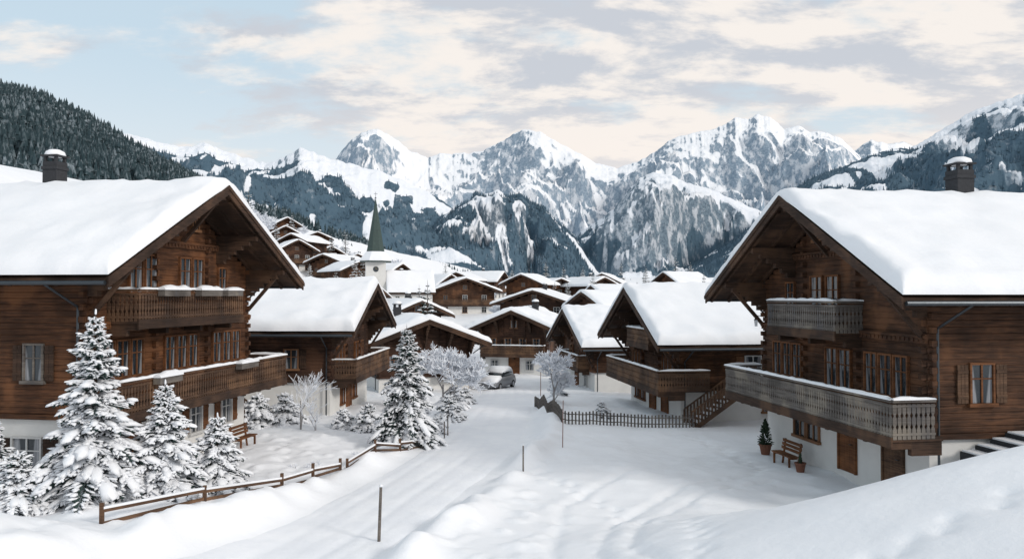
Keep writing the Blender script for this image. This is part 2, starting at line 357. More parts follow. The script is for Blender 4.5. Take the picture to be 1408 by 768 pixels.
def forest(surf,n,hmin,hmax,mat,tiers=3,seg=5,seed=1,vmax=.78,tmax=.8):
    X,Y,Z,T,V,Wd=SURF[surf]
    rs=np.random.RandomState(seed);nu,nv=X.shape
    i=rs.rand(n)*(nu-1.01);j=rs.rand(n)*(nv*vmax)
    a=i.astype(int);b=j.astype(int);f=i-a;g=j-b
    def S(A): return (A[a,b]*(1-f)+A[a+1,b]*f)*(1-g)+(A[a,b+1]*(1-f)+A[a+1,b+1]*f)*g
    x,y,z,t,v,w=S(X),S(Y),S(Z),S(T),S(V),S(Wd)
    k=(w>.55)&(t>-.75)&(t<tmax)&(z>12);x,y,z=x[k],y[k],z[k];n=len(x)
    h=hmin+(hmax-hmin)*rs.rand(n)**1.3;r=h*(.15+.07*rs.rand(n));ph=rs.rand(n)*6.28
    per=tiers*(seg+1);co=np.zeros((n,per,3));tri=[]
    for k in range(tiers):
        z0=.08+.86*k/tiers*.95;z1=min(1,z0+1.0/tiers*1.35) if k<tiers-1 else 1.0;rr=1-.78*k/tiers
        co[:,k*(seg+1),0]=x;co[:,k*(seg+1),1]=y;co[:,k*(seg+1),2]=z+h*z1
        for s in range(seg):
            an=ph+6.283*s/seg+k*.6;jr=r*rr*(.8+.4*rs.rand(n))
            c=k*(seg+1)+1+s
            co[:,c,0]=x+np.cos(an)*jr;co[:,c,1]=y+np.sin(an)*jr;co[:,c,2]=z+h*(z0-.03*rs.rand(n))
            tri.append((k*(seg+1),c,k*(seg+1)+1+(s+1)%seg))
    tri=np.array(tri);F=(tri[None]+(np.arange(n)*per)[:,None,None]).reshape(-1,3)
    o=obj('conifer_forest',np_mesh('conifer_forest',co.reshape(-1,3),F,mat));o['kind']='stuff';top(o,'dense snow-dusted conifer forest covering the mountain slope','forest');return o
forest('E',19000,10,18,M['forest'],3,5,3,.82)
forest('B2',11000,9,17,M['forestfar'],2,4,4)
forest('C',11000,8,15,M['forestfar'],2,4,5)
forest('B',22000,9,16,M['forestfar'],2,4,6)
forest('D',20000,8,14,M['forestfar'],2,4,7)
# ---------------- chalets
_wc={}
def window(parent,side_rot,loc,w,h,fm='frame',gl='glass',shutter=None,lod=0):
    k=(round(w,2),round(h,2),fm,gl)
    if k not in _wc:
        a=MB();a.add([(-w/2,-.02,0),(w/2,-.02,0),(w/2,-.02,h),(-w/2,-.02,h)],[(0,1,2,3)])
        b=MB();f=.065
        b.box(-w/2-f,-w/2,-.09,0.02,-f,h+f);b.box(w/2,w/2+f,-.09,.02,-f,h+f);b.box(-w/2,w/2,-.088,.02,h,h+f);b.box(-w/2-.06-f,w/2+.06+f,-.14,.02,-f-.04,0.003)
        b.box(-.028,.028,-.055,0.01,0.003,h);b.box(-w/2,-.028,-.05,.01,h*.62,h*.62+.04);b.box(.028,w/2,-.05,.01,h*.62,h*.62+.04)
        _wc[k]=(a.mesh('window_pane',M[gl]),b.mesh('window_frame',M[fm]))
    o=obj('window',_wc[k][0],parent,loc,side_rot);obj('frame',_wc[k][1],o)
    if shutter:
        sw=w*.52;kk=('s',round(sw,2),round(h,2),shutter)
        if kk not in _wc:
            a=MB();n=max(2,int(sw/.12))
            for i in range(n): a.box(i*sw/n+.006,(i+1)*sw/n-.006,-.055,0,0,h)
            a.box(.01,sw-.01,-.075,-.056,.15,.25);a.box(.01,sw-.01,-.075,-.056,h-.25,h-.15);_wc[kk]=a.mesh('shutter',M[shutter])
        for sx in (-w/2-.11-sw,w/2+.11): obj('shutter',_wc[kk],o,(sx,-.01,0))
    return o
def door(parent,rot,loc,w=.95,h=2.0,mat='orange'):
    a=MB();n=6
    for i in range(n): a.box(-w/2+i*w/n+.005,-w/2+(i+1)*w/n-.005,-.05,0,0,h)
    a.box(-w/2-.09,-w/2,-.1,.02,0,h+.09);a.box(w/2,w/2+.09,-.1,.02,0,h+.09);a.box(-w/2,w/2,-.098,.02,h,h+.09)
    d=obj('door',a.mesh('door',M[mat]),parent,loc,rot)
    b=MB();b.tube((w*.36,-.05,1.0),(w*.36,-.12,1.0),.015,.015,6);b.tube((w*.36,-.12,1.0),(w*.24,-.12,1.0),.014,.012,6);obj('handle',b.mesh('handle',M['metal']),d)
def planks(mb,p0,p1,z0,h,w=.15,gap=.018,carve=True):
    p0=Vector(p0);p1=Vector(p1);d=p1-p0;L=d.length;d.normalize();nn=Vector((-d.y,d.x,0))*.014;n=max(1,int(round(L/w)));w=L/n
    hs=[0,.28,.36,.44,.60,.68,.76,1] if carve else [0,1]
    ws=[1,1,.45,1,1,.38,1,1] if carve else [1,1]
    for i in range(n):
        c=p0+d*(w*(i+.5));vs=[]
        for a,b in zip(hs,ws):
            hw=(w-gap)/2*b
            for q,sg in((nn,-1),(nn,1),(-nn,1),(-nn,-1)):
                p=c+d*hw*sg+q;vs.append((p.x,p.y,z0+a*h))
        fs=[]
        for k in range(len(hs)-1):
            b=4*k;fs+=[(b+j,b+(j+1)%4,b+4+(j+1)%4,b+4+j) for j in range(4)]
        fs+=[(3,2,1,0),tuple(4*(len(hs)-1)+j for j in range(4))];mb.add(vs,fs)
def snow_strip(mb,p0,p1,z,w,h):
    p0=Vector(p0);p1=Vector(p1);d=p1-p0;L=d.length;d.normalize();nn=Vector((-d.y,d.x,0));n=max(2,int(L/.25));K=6;vs=[];fs=[]
    for i in range(n+1):
        c=p0+d*(L*i/n);s=(1+random.uniform(-.28,.22))*(.5 if i in(0,n) else 1)
        for k in range(K+1):
            t=math.pi*k/K;q=c+nn*(w/2*math.cos(t)*(.9+.1*s));vs.append((q.x,q.y,z+h*math.sin(t)**.7*s if 0<k<K else z))
    for i in range(n):
        for k in range(K): b=i*(K+1)+k;fs.append((b,b+1,b+K+2,b+K+1))
    fs.append(tuple(range(K+1)));fs.append(tuple(range(n*(K+1),(n+1)*(K+1)))[::-1]);mb.add(vs,fs)
def balcony(parent,xa,xb,out,zf,rh=1.0,mat='rail',sides=(0,0),beams=True,carve=True,snow=True,boxes=(),pw=.15,gap=.018):
    b=MB();b.box(xa,xb,-out,0,zf-.12,zf)
    b.box(xa-.02,xb+.02,-out-.05,-out,zf-.3,zf+.02)
    yl,yr=sides
    if yl>0: b.box(xa,xa+1.0,0,yl,zf-.118,zf-.002)
    if yr>0: b.box(xb-1.0,xb,0,yr,zf-.118,zf-.002)
    if beams:
        n=max(2,int((xb-xa)/2.2))
        for i in range(n+1):
            x=xa+.15+(xb-xa-.3)*i/n;b.box(x-.09,x+.09,-out+.02,0,zf-.34,zf-.122);b.box(x-.088,x+.088,-out*.6,0,zf-.54,zf-.342)
    B=obj('balcony',b.mesh('balcony',M['dark']),parent)
    r=MB();segs=[((xa,-out),(xb,-out)),((xa,-out),(xa,yl)),((xb,-out),(xb,yr))]
    s=MB()
    for p,q in segs:
        p3=(p[0],p[1],0);q3=(q[0],q[1],0);planks(r,p3,q3,zf-.05,rh-.04,pw,gap,carve)
        r.beam((p[0],p[1],zf+rh),(q[0],q[1],zf+rh),.11,.08);
        r.beam((p[0],p[1]-.0,zf+rh*.86),(q[0],q[1],zf+rh*.86),.05,.06);r.beam((p[0],p[1],zf+.1),(q[0],q[1],zf+.1),.05,.07)
        if snow: snow_strip(s,p3,q3,zf+rh+.035,.17,.09)
    obj('railing',r.mesh('railing',M[mat]),B)
    if snow: obj('snow_cap',s.mesh('snow_cap',M['roofsnow'],True),B)
    for bx,bw in boxes:
        c=MB();c.m=0;c.box(bx-bw/2,bx+bw/2,-out-.33,-out-.07,zf+rh-.2,zf+rh+.02);c.m=1;snow_strip(c,(bx-bw/2-.02,-out-.2,0),(bx+bw/2+.02,-out-.2,0),zf+rh+.021,.34,.17)
        obj('flower_box',c.mesh('flower_box',[M['grey'],M['roofsnow']]),B)
    return B
def roofsnow(parent,hr,y0,y1,e,rise,T,nu=44,nv=60,seed=1):
    hu=hr+.10;y0-=.07;y1+=.07
    def dens(n): 
        t=np.linspace(0,1,n);return .5-.5*np.cos(np.pi*t)
    u=np.concatenate([-hu*(dens(nu))[::-1],hu*dens(nu)[1:]]);v=y0+(y1-y0)*dens(nv)
    X,Y=np.meshgrid(u,v,indexing='ij')
    de=np.minimum(hu-np.abs(X),np.minimum(Y-y0,y1-Y)*1.1)
    q=np.clip(de/.34,0,1);th=T*np.sqrt(np.clip(1-(1-q)**2,0,1))*(1+.2*fbm(X*.35,Y*.35+seed*9,3,seed))+.10*np.clip(q*2,0,1)*fbm(X*.9,Y*.9,3,seed+4)
    ax=np.sqrt(X*X+.22)-.25
    Z=e+rise*(1-ax/hr)+th+.035
    Xo=X+np.sign(X)*.13*fbm(Y*.6,Y*0+3,3,seed)*ss(np.abs(X),hr-.6,hr)
    return grid_mesh('roof_snow',Xo,Y,Z,M['roofsnow'])
def chalet(mid,th,hr,ez,rise,ohf=1.6,ohs=1.5,L=14,g0=0,bh=2.5,wood='logA',T=.42,row=.2,label='',group=None,balc=(),wins=(),doors=(),chim=(),seed=1,lod=0,name='chalet',rafters=True,floors=()):
    t=math.radians(th);n=Vector((math.sin(t),-math.cos(t)))
    loc=(mid[0]-n.x*ohf,mid[1]-n.y*ohf,g0)
    R=bpy.data.objects.new(name,None);R.empty_display_size=.5;R.location=loc;R.rotation_euler=(0,0,t);link(R);top(R,label,'house',group)
    e=ez-g0;hw=hr-ohs;zr=lambda x:e+rise*(1-abs(x)/hr)
    b=MB();b.box(-hw+.1,hw-.1,.1,L-.1,-2.2,bh);obj('foundation_wall',b.mesh('foundation_wall',M['plaster']),R)
    b=MB();z=bh;top_=e+rise-.2;i=0
    while z<top_-.12:
        z1=min(z+row,top_);w=hw if zr(hw)-.15>=z1 else max(.05,(1-(z1+.15-e)/rise)*hr)
        w=min(w,hw);c=.022
        if lod==0:
            h=z1-z;rings=[(z,c),(z+h*.18,0),(z+h*.82,0),(z1,c)];vs=[]
            for zz,ins in rings: vs+=[(-w+ins,ins,zz),(w-ins,ins,zz),(w-ins,L-ins,zz),(-w+ins,L-ins,zz)]
            fs=[(3,2,1,0),(12,13,14,15)]
            for k in range(3): fs+=[(4*k+j,4*k+(j+1)%4,4*k+4+(j+1)%4,4*k+4+j) for j in range(4)]
            b.add(vs,fs)
            if i%2==0:
                for x in (-hw+.12,-hw/3,hw/3,hw-.12):
                    if abs(x)<w+.02: b.box(x-.085,x+.085,-.17,0,z+.01,z1-.01)
            elif w>=hw:
                for y in (.12,L*.4,L*.7): b.box(-hw-.16,-hw,y-.085,y+.085,z+.01,z1-.01);b.box(hw,hw+.16,y-.085,y+.085,z+.01,z1-.01)
        else: b.box(-w,w,0,L,z,z1)
        z=z1;i+=1
    b.box(-hw-.06,hw+.06,-.07,L+.07,bh-.16,bh+.003)
    for fz in floors:
        w=hw+.03 if zr(hw)>fz+.4 else (1-(fz+.5-e)/rise)*hr
        b.box(-w,w,-.10,-.002,fz-.1,fz+.16);b.box(-w,w,-.15,-.1,fz+.06,fz+.14)
        k=int(2*w/.22)
        for j in range(k): x=-w+.11+j*(2*w/k);b.box(x-.05,x+.05,-.13,-.1,fz-.06,fz+.05)
    obj('timber_wall',b.mesh('timber_wall',M[wood]),R)
    y0=-ohf;y1=L+.9;D=.11;b=MB()
    for s in(-1,1):
        vs=[(s*hr,y0,e),(0,y0,e+rise),(0,y1,e+rise),(s*hr,y1,e),(s*hr,y0,e-D),(0,y0,e+rise-D),(0,y1,e+rise-D),(s*hr,y1,e-D)]
        b.add(vs,[(0,1,2,3),(7,6,5,4),(0,4,5,1),(1,5,6,2),(2,6,7,3),(3,7,4,0)])
        for yy in (y0-.06,y1+.0):
            vs=[(s*(hr+.06),yy,e+.02),(0,yy,e+rise+.05),(0,yy,e+rise-.30),(s*(hr+.06),yy,e-.28)]
            vs+=[(x,y+.06,z) for x,y,z in vs];b.add(vs,[(0,1,2,3),(7,6,5,4),(0,4,5,1),(1,5,6,2),(2,6,7,3),(3,7,4,0)])
        if lod==0:
            vs=[(s*(hr+.10),y0-.10,e+.04),(0,y0-.10,e+rise+.075),(0,y0-.10,e+rise-.08),(s*(hr+.10),y0-.10,e-.10)]
            vs+=[(x,y+.04,z) for x,y,z in vs];b.add(vs,[(0,1,2,3),(7,6,5,4),(0,4,5,1),(1,5,6,2),(2,6,7,3),(3,7,4,0)])
        if rafters and lod==0:
            k=int((y1-y0)/.8)
            for j in range(k+1):
                y=y0+.2+(y1-y0-.4)*j/k;z=-D-.07;q=.08 if y<0 else (hw-.3)/hr
                b.beam((s*(hr-.03),y,e+z),(s*hr*q,y,e+rise*(1-q)+z),.11,.13)
    pz=lambda x:zr(x)-D-.25
    px=[0,hw*.5,-hw*.5,hw-.1,-hw+.1] if lod==0 else [0,hw-.1,-hw+.1]
    for x in px:
        b.box(x-.1,x+.1,y0+.12,.3,pz(x)-.14,pz(x)+.08)
        if lod==0:
            for k,q in enumerate((.78,.6,.44,.3,.18)):
                b.box(x-.11,x+.11,-ohf*q,.0,pz(x)-.14-.19*(k+1)+.003,pz(x)-.14-.19*k-.003)
            if abs(x)>hw*.8 or x==0:
                b.beam((x,-.05,pz(x)-1.75),(x,y0+.45,pz(x)-.2),.13,.13)
    RF=obj('roof',b.mesh('roof',M['dark']),R)
    obj('roof_snow',roofsnow(R,hr,y0,y1,e,rise,T,44 if lod==0 else 14,60 if lod==0 else 16,seed),RF)
    if lod==0:
        for s in(-1,1):
            g=MB();g.tube((s*(hr+.1),y0+.05,e-.14),(s*(hr+.1),y1,e-.14),.07,.07,8)
            g.tube((s*(hr+.02),.25,e-.18),(s*(hw+.12),.25,e-.9),.04,.04,6);g.tube((s*(hw+.12),.25,e-.9),(s*(hw+.12),.25,.2),.04,.04,6)
            obj('gutter',g.mesh('gutter',M['metal']),RF)
    for (x,y,w,h) in chim:
        c=MB();zt=zr(x);c.box(x-w/2,x+w/2,y-w/2,y+w/2,zt-.5,zt+h);c.box(x-w/2-.04,x+w/2+.04,y-w/2-.04,y+w/2+.04,zt+h-.32,zt+h-.2)
        for dx in(-1,1):
            for dy in(-1,1): c.box(x+dx*w*.38-.05,x+dx*w*.38+.05,y+dy*w*.38-.05,y+dy*w*.38+.05,zt+h,zt+h+.2)
        c.box(x-w/2-.06,x+w/2+.06,y-w/2-.06,y+w/2+.06,zt+h+.2,zt+h+.26)
        C=obj('chimney',c.mesh('chimney',M['stone']),RF);q=MB();q.blob((x,y,zt+h+.29),w/2+.1,w/2+.1,.24,0,10,6,.05);obj('snow_cap',q.mesh('snow_cap',M['roofsnow'],True),C)
    for bb in balc: balcony(R,**bb)
    for w_ in wins:
        sd,x,z,w,h=w_[:5];sh=w_[5] if len(w_)>5 else None;fm=w_[6] if len(w_)>6 else 'frame';gl=w_[7] if len(w_)>7 else 'glass'
        ins=.1 if z<bh-.05 else 0
        if sd=='f': window(R,0,(x,ins,z),w,h,fm,gl,sh)
        elif sd=='r': window(R,math.pi/2,(hw-ins,x,z),w,h,fm,gl,sh)
        else: window(R,-math.pi/2,(-hw+ins,x,z),w,h,fm,gl,sh)
    for d in doors:
        sd,x,z=d[:3];mt=d[3] if len(d)>3 else 'orange';ins=.1 if z<bh-.2 else 0
        if sd=='f': door(R,0,(x,ins,z),mat=mt)
        elif sd=='r': door(R,math.pi/2,(hw-ins,x,z),mat=mt)
        else: door(R,-math.pi/2,(-hw+ins,x,z),mat=mt)
    return R
def tri(x,z,w=.62,h=1.2,fm='orange'): return [('f',x-w-.17,z,w,h,None,fm),('f',x,z,w,h,None,fm),('f',x+w+.17,z,w,h,None,fm)]
VG='timber chalets along the village road'
chalet((-11.0,30.85),80.9,6.95,7.0,3.65,1.9,1.6,16,0.1,2.5,'logA',.45,.2,'large reddish log chalet with thick snow roof and two balconies',None,
 balc=[dict(xa=-6.3,xb=5.6,out=1.75,zf=2.65,rh=1.0,sides=(0,0),boxes=((-3.9,1.3),(1.6,1.4)),pw=.16,gap=.055),dict(xa=-4.4,xb=2.7,out=1.15,zf=5.55,rh=1.0,boxes=((-2.6,1.6),(-.3,1.5),(1.5,1.2)),pw=.16,gap=.055)],
 wins=tri(-3.6,3.6)+tri(0,3.6)+tri(3.4,3.6)+[('f',-2.9,6.5,.7,1.3,None,'orange'),('f',-2.0,6.5,.7,1.3,None,'orange'),('f',.2,6.5,.7,1.3,None,'orange'),('f',1.1,6.5,.7,1.3,None,'orange'),('f',3.0,6.4,.6,1.1,None,'orange'),('f',-.9,9.0,.4,.6),('f',.9,9.0,.4,.6),
  ('l',1.9,3.6,.62,1.15,'dark','grey'),('l',5.5,3.6,.8,1.3,'dark','grey'),('l',2.2,.6,1.0,1.1,'dark','whiteframe'),
  ('f',1.2,.9,.8,1.1,'orange','whiteframe'),('f',3.6,.9,.8,1.1,'orange','whiteframe')],
 doors=[('f',-1.2,.1),('f',-3,.1)],chim=[(.2,5.7,.62,1.3)],seed=3,floors=(2.75,5.35,8.3))
chalet((9.7,28.8),-81.5,6.9,6.4,3.6,1.9,1.6,16,0.25,2.1,'logB',.42,.2,'large brown log chalet with grey carved balconies and snowy roof',None,
 balc=[dict(xa=-5.6,xb=5.95,out=1.6,zf=2.15,rh=1.05,sides=(0,-.25),mat='grey',gap=.03),dict(xa=-2.9,xb=2.0,out=1.0,zf=5.0,rh=1.0,mat='grey',gap=.03)],
 wins=tri(3.3,3.05,.62,1.25)+tri(-3.2,3.05,.62,1.25)+[('f',.1,2.9,.7,1.4,None,'orange'),('f',.95,2.9,.7,1.4,None,'orange'),('f',-.9,5.6,.75,1.3,None,'orange'),('f',.2,5.6,.75,1.3,None,'orange'),('f',-2.9,5.7,.6,1.0,None,'orange'),('f',-.8,8.3,.4,.5),('f',.8,8.3,.4,.5),
  ('r',1.75,3.0,.7,1.15,'rail','orange'),('r',6.5,3.0,.75,1.2,'rail','orange'),('f',-2.4,.75,.8,1.15,None,'frame','dglass'),('f',-1.4,.75,.8,1.15,None,'frame','dglass')],
 doors=[('f',.9,0.05),('f',3.5,0.05,'rail')],chim=[(-.1,5.3,.68,1.2)],seed=5,floors=(2.3,4.9,7.7))
chalet((-8.1,48),88,6,4.5,2.6,1.5,1.3,15,-.4,2.3,'logC',.5,.2,'dark timber chalet with deep snow roof and balcony',VG,
 balc=[dict(xa=-4.6,xb=4.9,out=1.3,zf=2.4,rh=.95)],wins=tri(-2.6,3.0,.6,1.0)+tri(1.6,3.0,.6,1.0)+[('f',-.4,5.0,.6,.8),('f',.5,5.0,.6,.8),('l',2.2,2.9,.7,1.0,'dark','frame'),('l',5,2.9,.7,1.0,'dark','frame'),('f',-2,.7,.8,1.1,None,'orange'),('f',1,.7,.8,1.1,None,'orange')],doors=[('f',-.5,.0)],seed=8,floors=(2.6,))
chalet((6.5,46.2),-82.7,6.3,3.9,2.95,1.6,1.5,13,-.35,2.0,'logB',.42,.2,'brown timber chalet with snow roof, two balconies and outside stair',VG,
 balc=[dict(xa=-5.0,xb=5.7,out=1.4,zf=2.0,rh=.95,sides=(0,1.3)),dict(xa=-2.0,xb=2.4,out=.9,zf=4.1,rh=.8)],wins=tri(3.2,2.7,.55,1.0)+tri(-2.6,2.7,.55,1.0)+[('f',.3,4.6,.6,.9),('f',-.6,4.6,.6,.9),('r',4.0,2.6,.8,1.0,'frame','whiteframe'),('r',4.95,.7,.7,.7,None,'frame'),('r',7.5,.7,.9,.7,None,'frame'),('f',-2,.6,.8,1.1,None,'orange'),('f',-3.1,.6,.8,1.1,None,'orange')],doors=[('f',2.2,0.0),('f',0,0)],chim=[(-1,10,.6,1.0)],seed=11,floors=(2.2,))
chalet((4.1,64.5),-81.3,6.5,2.6,2.7,1.2,1.3,11,-1.15,2.0,'logB',.42,.22,'small brown chalet with thick snow on its roof',VG,
 balc=[dict(xa=-3,xb=4,out=.9,zf=2.1,rh=.9)],wins=tri(2.2,2.6,.6,.9)+[('f',-2,2.6,.6,.9,'orange'),('r',3,2.2,.7,.9,'dark'),('r',6,2.2,.7,.9,'dark'),('f',2.5,.6,.8,1.0,None,'whiteframe')],doors=[('f',-.5,0)],seed=14)
chalet((-6.1,59.3),22,4.8,2.75,1.85,1.2,1.2,10,-.75,1.2,'logC',.45,.2,'small dark chalet with broad snowy gable',VG,
 balc=[dict(xa=1.0,xb=4.2,out=.8,zf=1.3,rh=.8)],wins=[('f',-2.4,1.9,.7,.8,None,'orange'),('f',-1.0,1.9,.7,.8,None,'orange'),('f',.6,1.9,.7,.8,None,'orange'),('f',2.2,1.9,.7,.8,None,'orange'),('r',2.5,1.6,.7,.8,'orange'),('r',5.5,1.6,.7,.8,'orange'),('l',3,1.8,.7,.8)],doors=[('r',.9,-.1)],chim=[(-.8,5.5,.55,1.2)],seed=17)
chalet((-.1,79),-14,4.6,2.9,2.0,1.2,1.2,10,-1.7,2.1,'logC',.42,.2,'dark timber chalet with white base beside the road end',VG,
 balc=[dict(xa=-3.2,xb=3.2,out=1.0,zf=2.3,rh=.85)],wins=[('f',-2.2,2.9,.7,.9),('f',-.6,2.9,.7,.9),('f',.9,2.9,.7,.9),('f',2.3,2.9,.7,.9),('f',0,4.9,.6,.7),('f',-2,.7,.8,.9,None,'whiteframe'),('f',1.6,.7,.8,.9,None,'whiteframe')],doors=[('f',0,.1)],chim=[(.9,6,.6,1.0)],seed=19)
# distant village
rv=random.Random(4)
DV=[(-11,98,30,4.4),(9,104,-60,4.6),(-18.5,106,62,4.6),(3.0,118,-12,6.4),(13,132,-70,5.4),(-8.5,148,12,6.8),(-20,152,24,5.4),(1.8,164,-22,5.0),(11,178,12,4.6),(-30,160,35,4.6),(-47,176,30,4.8),(-40.5,171,-20,5),(-37,192,15,4.8),(-27,198,60,5),(-14,200,-15,5),(-2,214,70,5.4),(22,196,-15,5),(34,180,-60,5),(-58,205,20,4.6),(-66,190,25,4.6),(-52,188,-15,4.2),(-33,178,40,4.2),(-22,182,20,4.4),(-46,204,30,4.4),(-54,222,15,4.4),(-64,228,30,4.2),(-13,172,40,4.4),(20,172,30,4.4)]
for i,(x,y,th,hr) in enumerate(DV):
    g=G(x,y)-.3;ez=g+rv.uniform(4.2,5.4);hw=hr-1.2
    W=[('f',q,bhz,.8,1.0,None,rv.choice(['frame','whiteframe']),'dglass') for q in(-hw*.65,0,hw*.65) for bhz in (.7,2.9)]+[(sd,q,2.9,.8,.9,None,'frame','dglass') for q in(2,5) for sd in 'lr']+[('f',0,5.0,.8,.8,None,'frame','dglass')]
    chalet((x,y),th,hr,ez,rv.uniform(1.9,2.9),1.4,1.2,rv.uniform(7,12),g,2.0,rv.choice(['logC','logB','logC','logA']),.36,.4,'distant village chalet with brown timber walls and snowy roof','chalets in the snowy village',
      balc=[dict(xa=-hw,xb=hw,out=.9,zf=2.3,rh=.85,beams=False,carve=False,snow=False)],wins=W,chim=[(.8,5,.6,1.0)] if i%3==0 else [],seed=30+i,lod=1)
# church
cx,cy=-22.2,130;g=G(cx,cy)
C=bpy.data.objects.new('church',None);C.location=(cx,cy,g-.3);C.rotation_euler=(0,0,math.radians(12));link(C);top(C,'white village church with tall slender dark shingled spire','church')
zb=12.2-g;TW=1.6
b=MB();b.box(-TW,TW,-TW,TW,-1,zb);obj('tower',b.mesh('tower',M['plaster']),C)
def pyr(mb,rings,n=8,rot=math.pi/8):
    vs=[];fs=[]
    for r,z in rings:
        for i in range(n): a=2*math.pi*i/n+rot;vs.append((r*math.cos(a),r*math.sin(a),z))
    for k in range(len(rings)-1): fs+=[(k*n+i,k*n+(i+1)%n,(k+1)*n+(i+1)%n,(k+1)*n+i) for i in range(n)]
    fs.append(tuple(range(n))[::-1]);mb.add(vs,fs)
b=MB();pyr(b,[(2.7,zb-.15),(2.65,zb+.05),(1.6,zb+1.3),(1.4,zb+2.2),(.75,zb+6),(.04,zb+10.2)]);S=obj('spire',b.mesh('spire',M['copper']),C)
b=MB();pyr(b,[(2.75,zb+.06),(2.7,zb+.28),(1.7,zb+1.5),(1.5,zb+1.6)]);obj('snow_skirt',b.mesh('snow_skirt',M['roofsnow']),S)
b=MB();b.tube((0,0,zb+10.1),(0,0,zb+11.3),.04,.03,6);b.beam((-.3,0,zb+11),(.3,0,zb+11),.05,.05);b.blob((0,0,zb+10.3),.15,.15,.15);obj('cross',b.mesh('cross',M['metal']),S)
for rot in (0,math.pi/2,-math.pi/2):
    k=MB();k.add([(.45*math.cos(a*math.pi/12),-TW-.03,zb-1.3+.45*math.sin(a*math.pi/12)) for a in range(24)],[tuple(range(24))]);q=obj('clock_face',k.mesh('clock_face',M['metal']),C,(0,0,0),rot)
    h=MB();h.beam((0,-TW-.06,zb-1.3),(0,-TW-.06,zb-.95),.05,.02,(0,1,0));h.beam((0,-TW-.06,zb-1.3),(.24,-TW-.06,zb-1.3),.05,.02,(0,1,0));obj('clock_hands',h.mesh('clock_hands',M['gold']),q)
    window(C,rot,(0 if rot==0 else (TW if rot>0 else -TW),-TW if rot==0 else 0,zb-4.4),.7,1.3,'whiteframe','dglass')
b=MB();b.box(TW,9,-2.6,2.6,-1,4.4);b.add([(TW,-2.6,4.4),(TW,2.6,4.4),(TW,0,7.6),(9,-2.6,4.4),(9,2.6,4.4),(9,0,7.6)],[(0,2,1),(3,4,5)]);obj('nave',b.mesh('nave',M['plaster']),C)
bm=MB()
for s in(-1,1): bm.add([(1.62,s*3.0,4.0),(1.62,0,7.7),(9.4,0,7.7),(9.4,s*3.0,4.0),(1.62,s*3.0,3.85),(1.62,0,7.55),(9.4,0,7.55),(9.4,s*3.0,3.85)],[(0,1,2,3),(7,6,5,4),(0,4,5,1),(1,5,6,2),(2,6,7,3),(3,7,4,0)])
NR=obj('nave_roof',bm.mesh('nave_roof',M['dark']),C)
obj('roof_snow',roofsnow(C,3.0,-9.4,-1.7,4.0,3.7,.35,14,20,3),NR,(0,0,0),math.pi/2)
for q in(3.4,5.4,7.4): window(C,0,(q,-2.6,1.8),.6,1.7,'whiteframe','dglass')
# ---------------- vegetation
def spruce(h,r,seed,tiers=24,nb=9,det=1.0,snow=1.0,bl=1.0,droop=1.0):
    random.seed(seed);tk=MB();cr=MB();sn=MB();R=random.uniform
    tk.tube((0,0,-.6),(0,0,h*.5),r*.07+.02,r*.04+.012,7);tk.tube((0,0,h*.5),(0,0,h),r*.04+.012,.008,6)
    for i in range(tiers):
        f=(i+R(-.3,.3))/tiers;f=max(0,f);z=h*(.05+.92*f);base=r*(1-f)**.85
        n=max(4,int(nb*(1-.45*f)));a0=R(0,6.28)
        for j in range(n):
            az=a0+6.283*j/n+R(-.3,.3);ln=base*R(.55,1.25)+.07;up=R(.05,.3)+.7*f*f;dr=R(.35,.65)*(1-f*.6)*droop
            ca,sa=math.cos(az),math.sin(az)
            P=lambda s:(ca*ln*s,sa*ln*s,z+up*ln*s-dr*ln*s*s)
            cr.add([P(0),(P(.6)[0],P(.6)[1],P(.6)[2]-.02),P(1)],[(0,1,2)])
            m=max(3,int((4+ln*7)*det))
            for k in range(m):
                s=.15+.85*(k+R(0,.8))/m;s=min(s,1);p=P(s)
                for sg in(-1,1):
                    ta=az+sg*R(.5,1.1);tl=(ln*.36*(1.1-s)+.07)*R(.7,1.2);tz=R(-.55,.0)
                    q=(p[0]+math.cos(ta)*tl,p[1]+math.sin(ta)*tl,p[2]+tz*tl)
                    w=(.028+.03*ln)*R(.7,1.3)*(.72 if det>1.2 else 1);px,py=-math.sin(ta)*w,math.cos(ta)*w
                    mx,my,mz=(p[0]*.45+q[0]*.55,p[1]*.45+q[1]*.55,p[2]*.45+q[2]*.55)
                    cr.add([p,(mx+px,my+py,mz-w*.8),q,(mx-px,my-py,mz-w*.8)],[(0,1,2,3)])
                    cr.add([p,(mx,my,mz-w*2.2),q],[(0,1,2)])
                    if R(0,1)<.8*snow: 
                        bs=w*R(.5,1.3)*bl;sn.blob((mx*.4+q[0]*.6,my*.4+q[1]*.6,mz*.4+q[2]*.6+w*.25),tl*.55,bs,bs*.7,ta,5,3,.35,tz*.7)
            if snow>0:
                for s in (.25,.45,.65,.85,1.0):
                    if R(0,1)<.7*snow:
                        p=P(s);q=(ln*.085*R(.5,1.4)+.02)*bl;sn.blob((p[0],p[1],p[2]+q*.3),q*1.8,q*1.0,q*.6,az,6,4,.35,(up-2*dr*s)*.8)
    sn.blob((0,0,h-.05),.03,.03,.12,0,5,4)
    return tk.mesh('trunk',M['bark']),cr.mesh('crown',M['needle']),sn.mesh('snow_load',M['roofsnow'],True)
def place_tree(ms,x,y,label,cat='tree',s=1,rot=0,name='spruce_tree',group=None,z=None,names=('trunk','crown','snow_load')):
    E=bpy.data.objects.new(name,None);E.location=(x,y,(G(x,y) if z is None else z)-.05);E.rotation_euler=(0,0,rot);E.scale=(s,s,s);link(E);top(E,label,cat,group)
    for nme,me in zip(names,ms): obj(nme,me,E)
    return E
L1='young spruce tree heavily loaded with fresh snow'
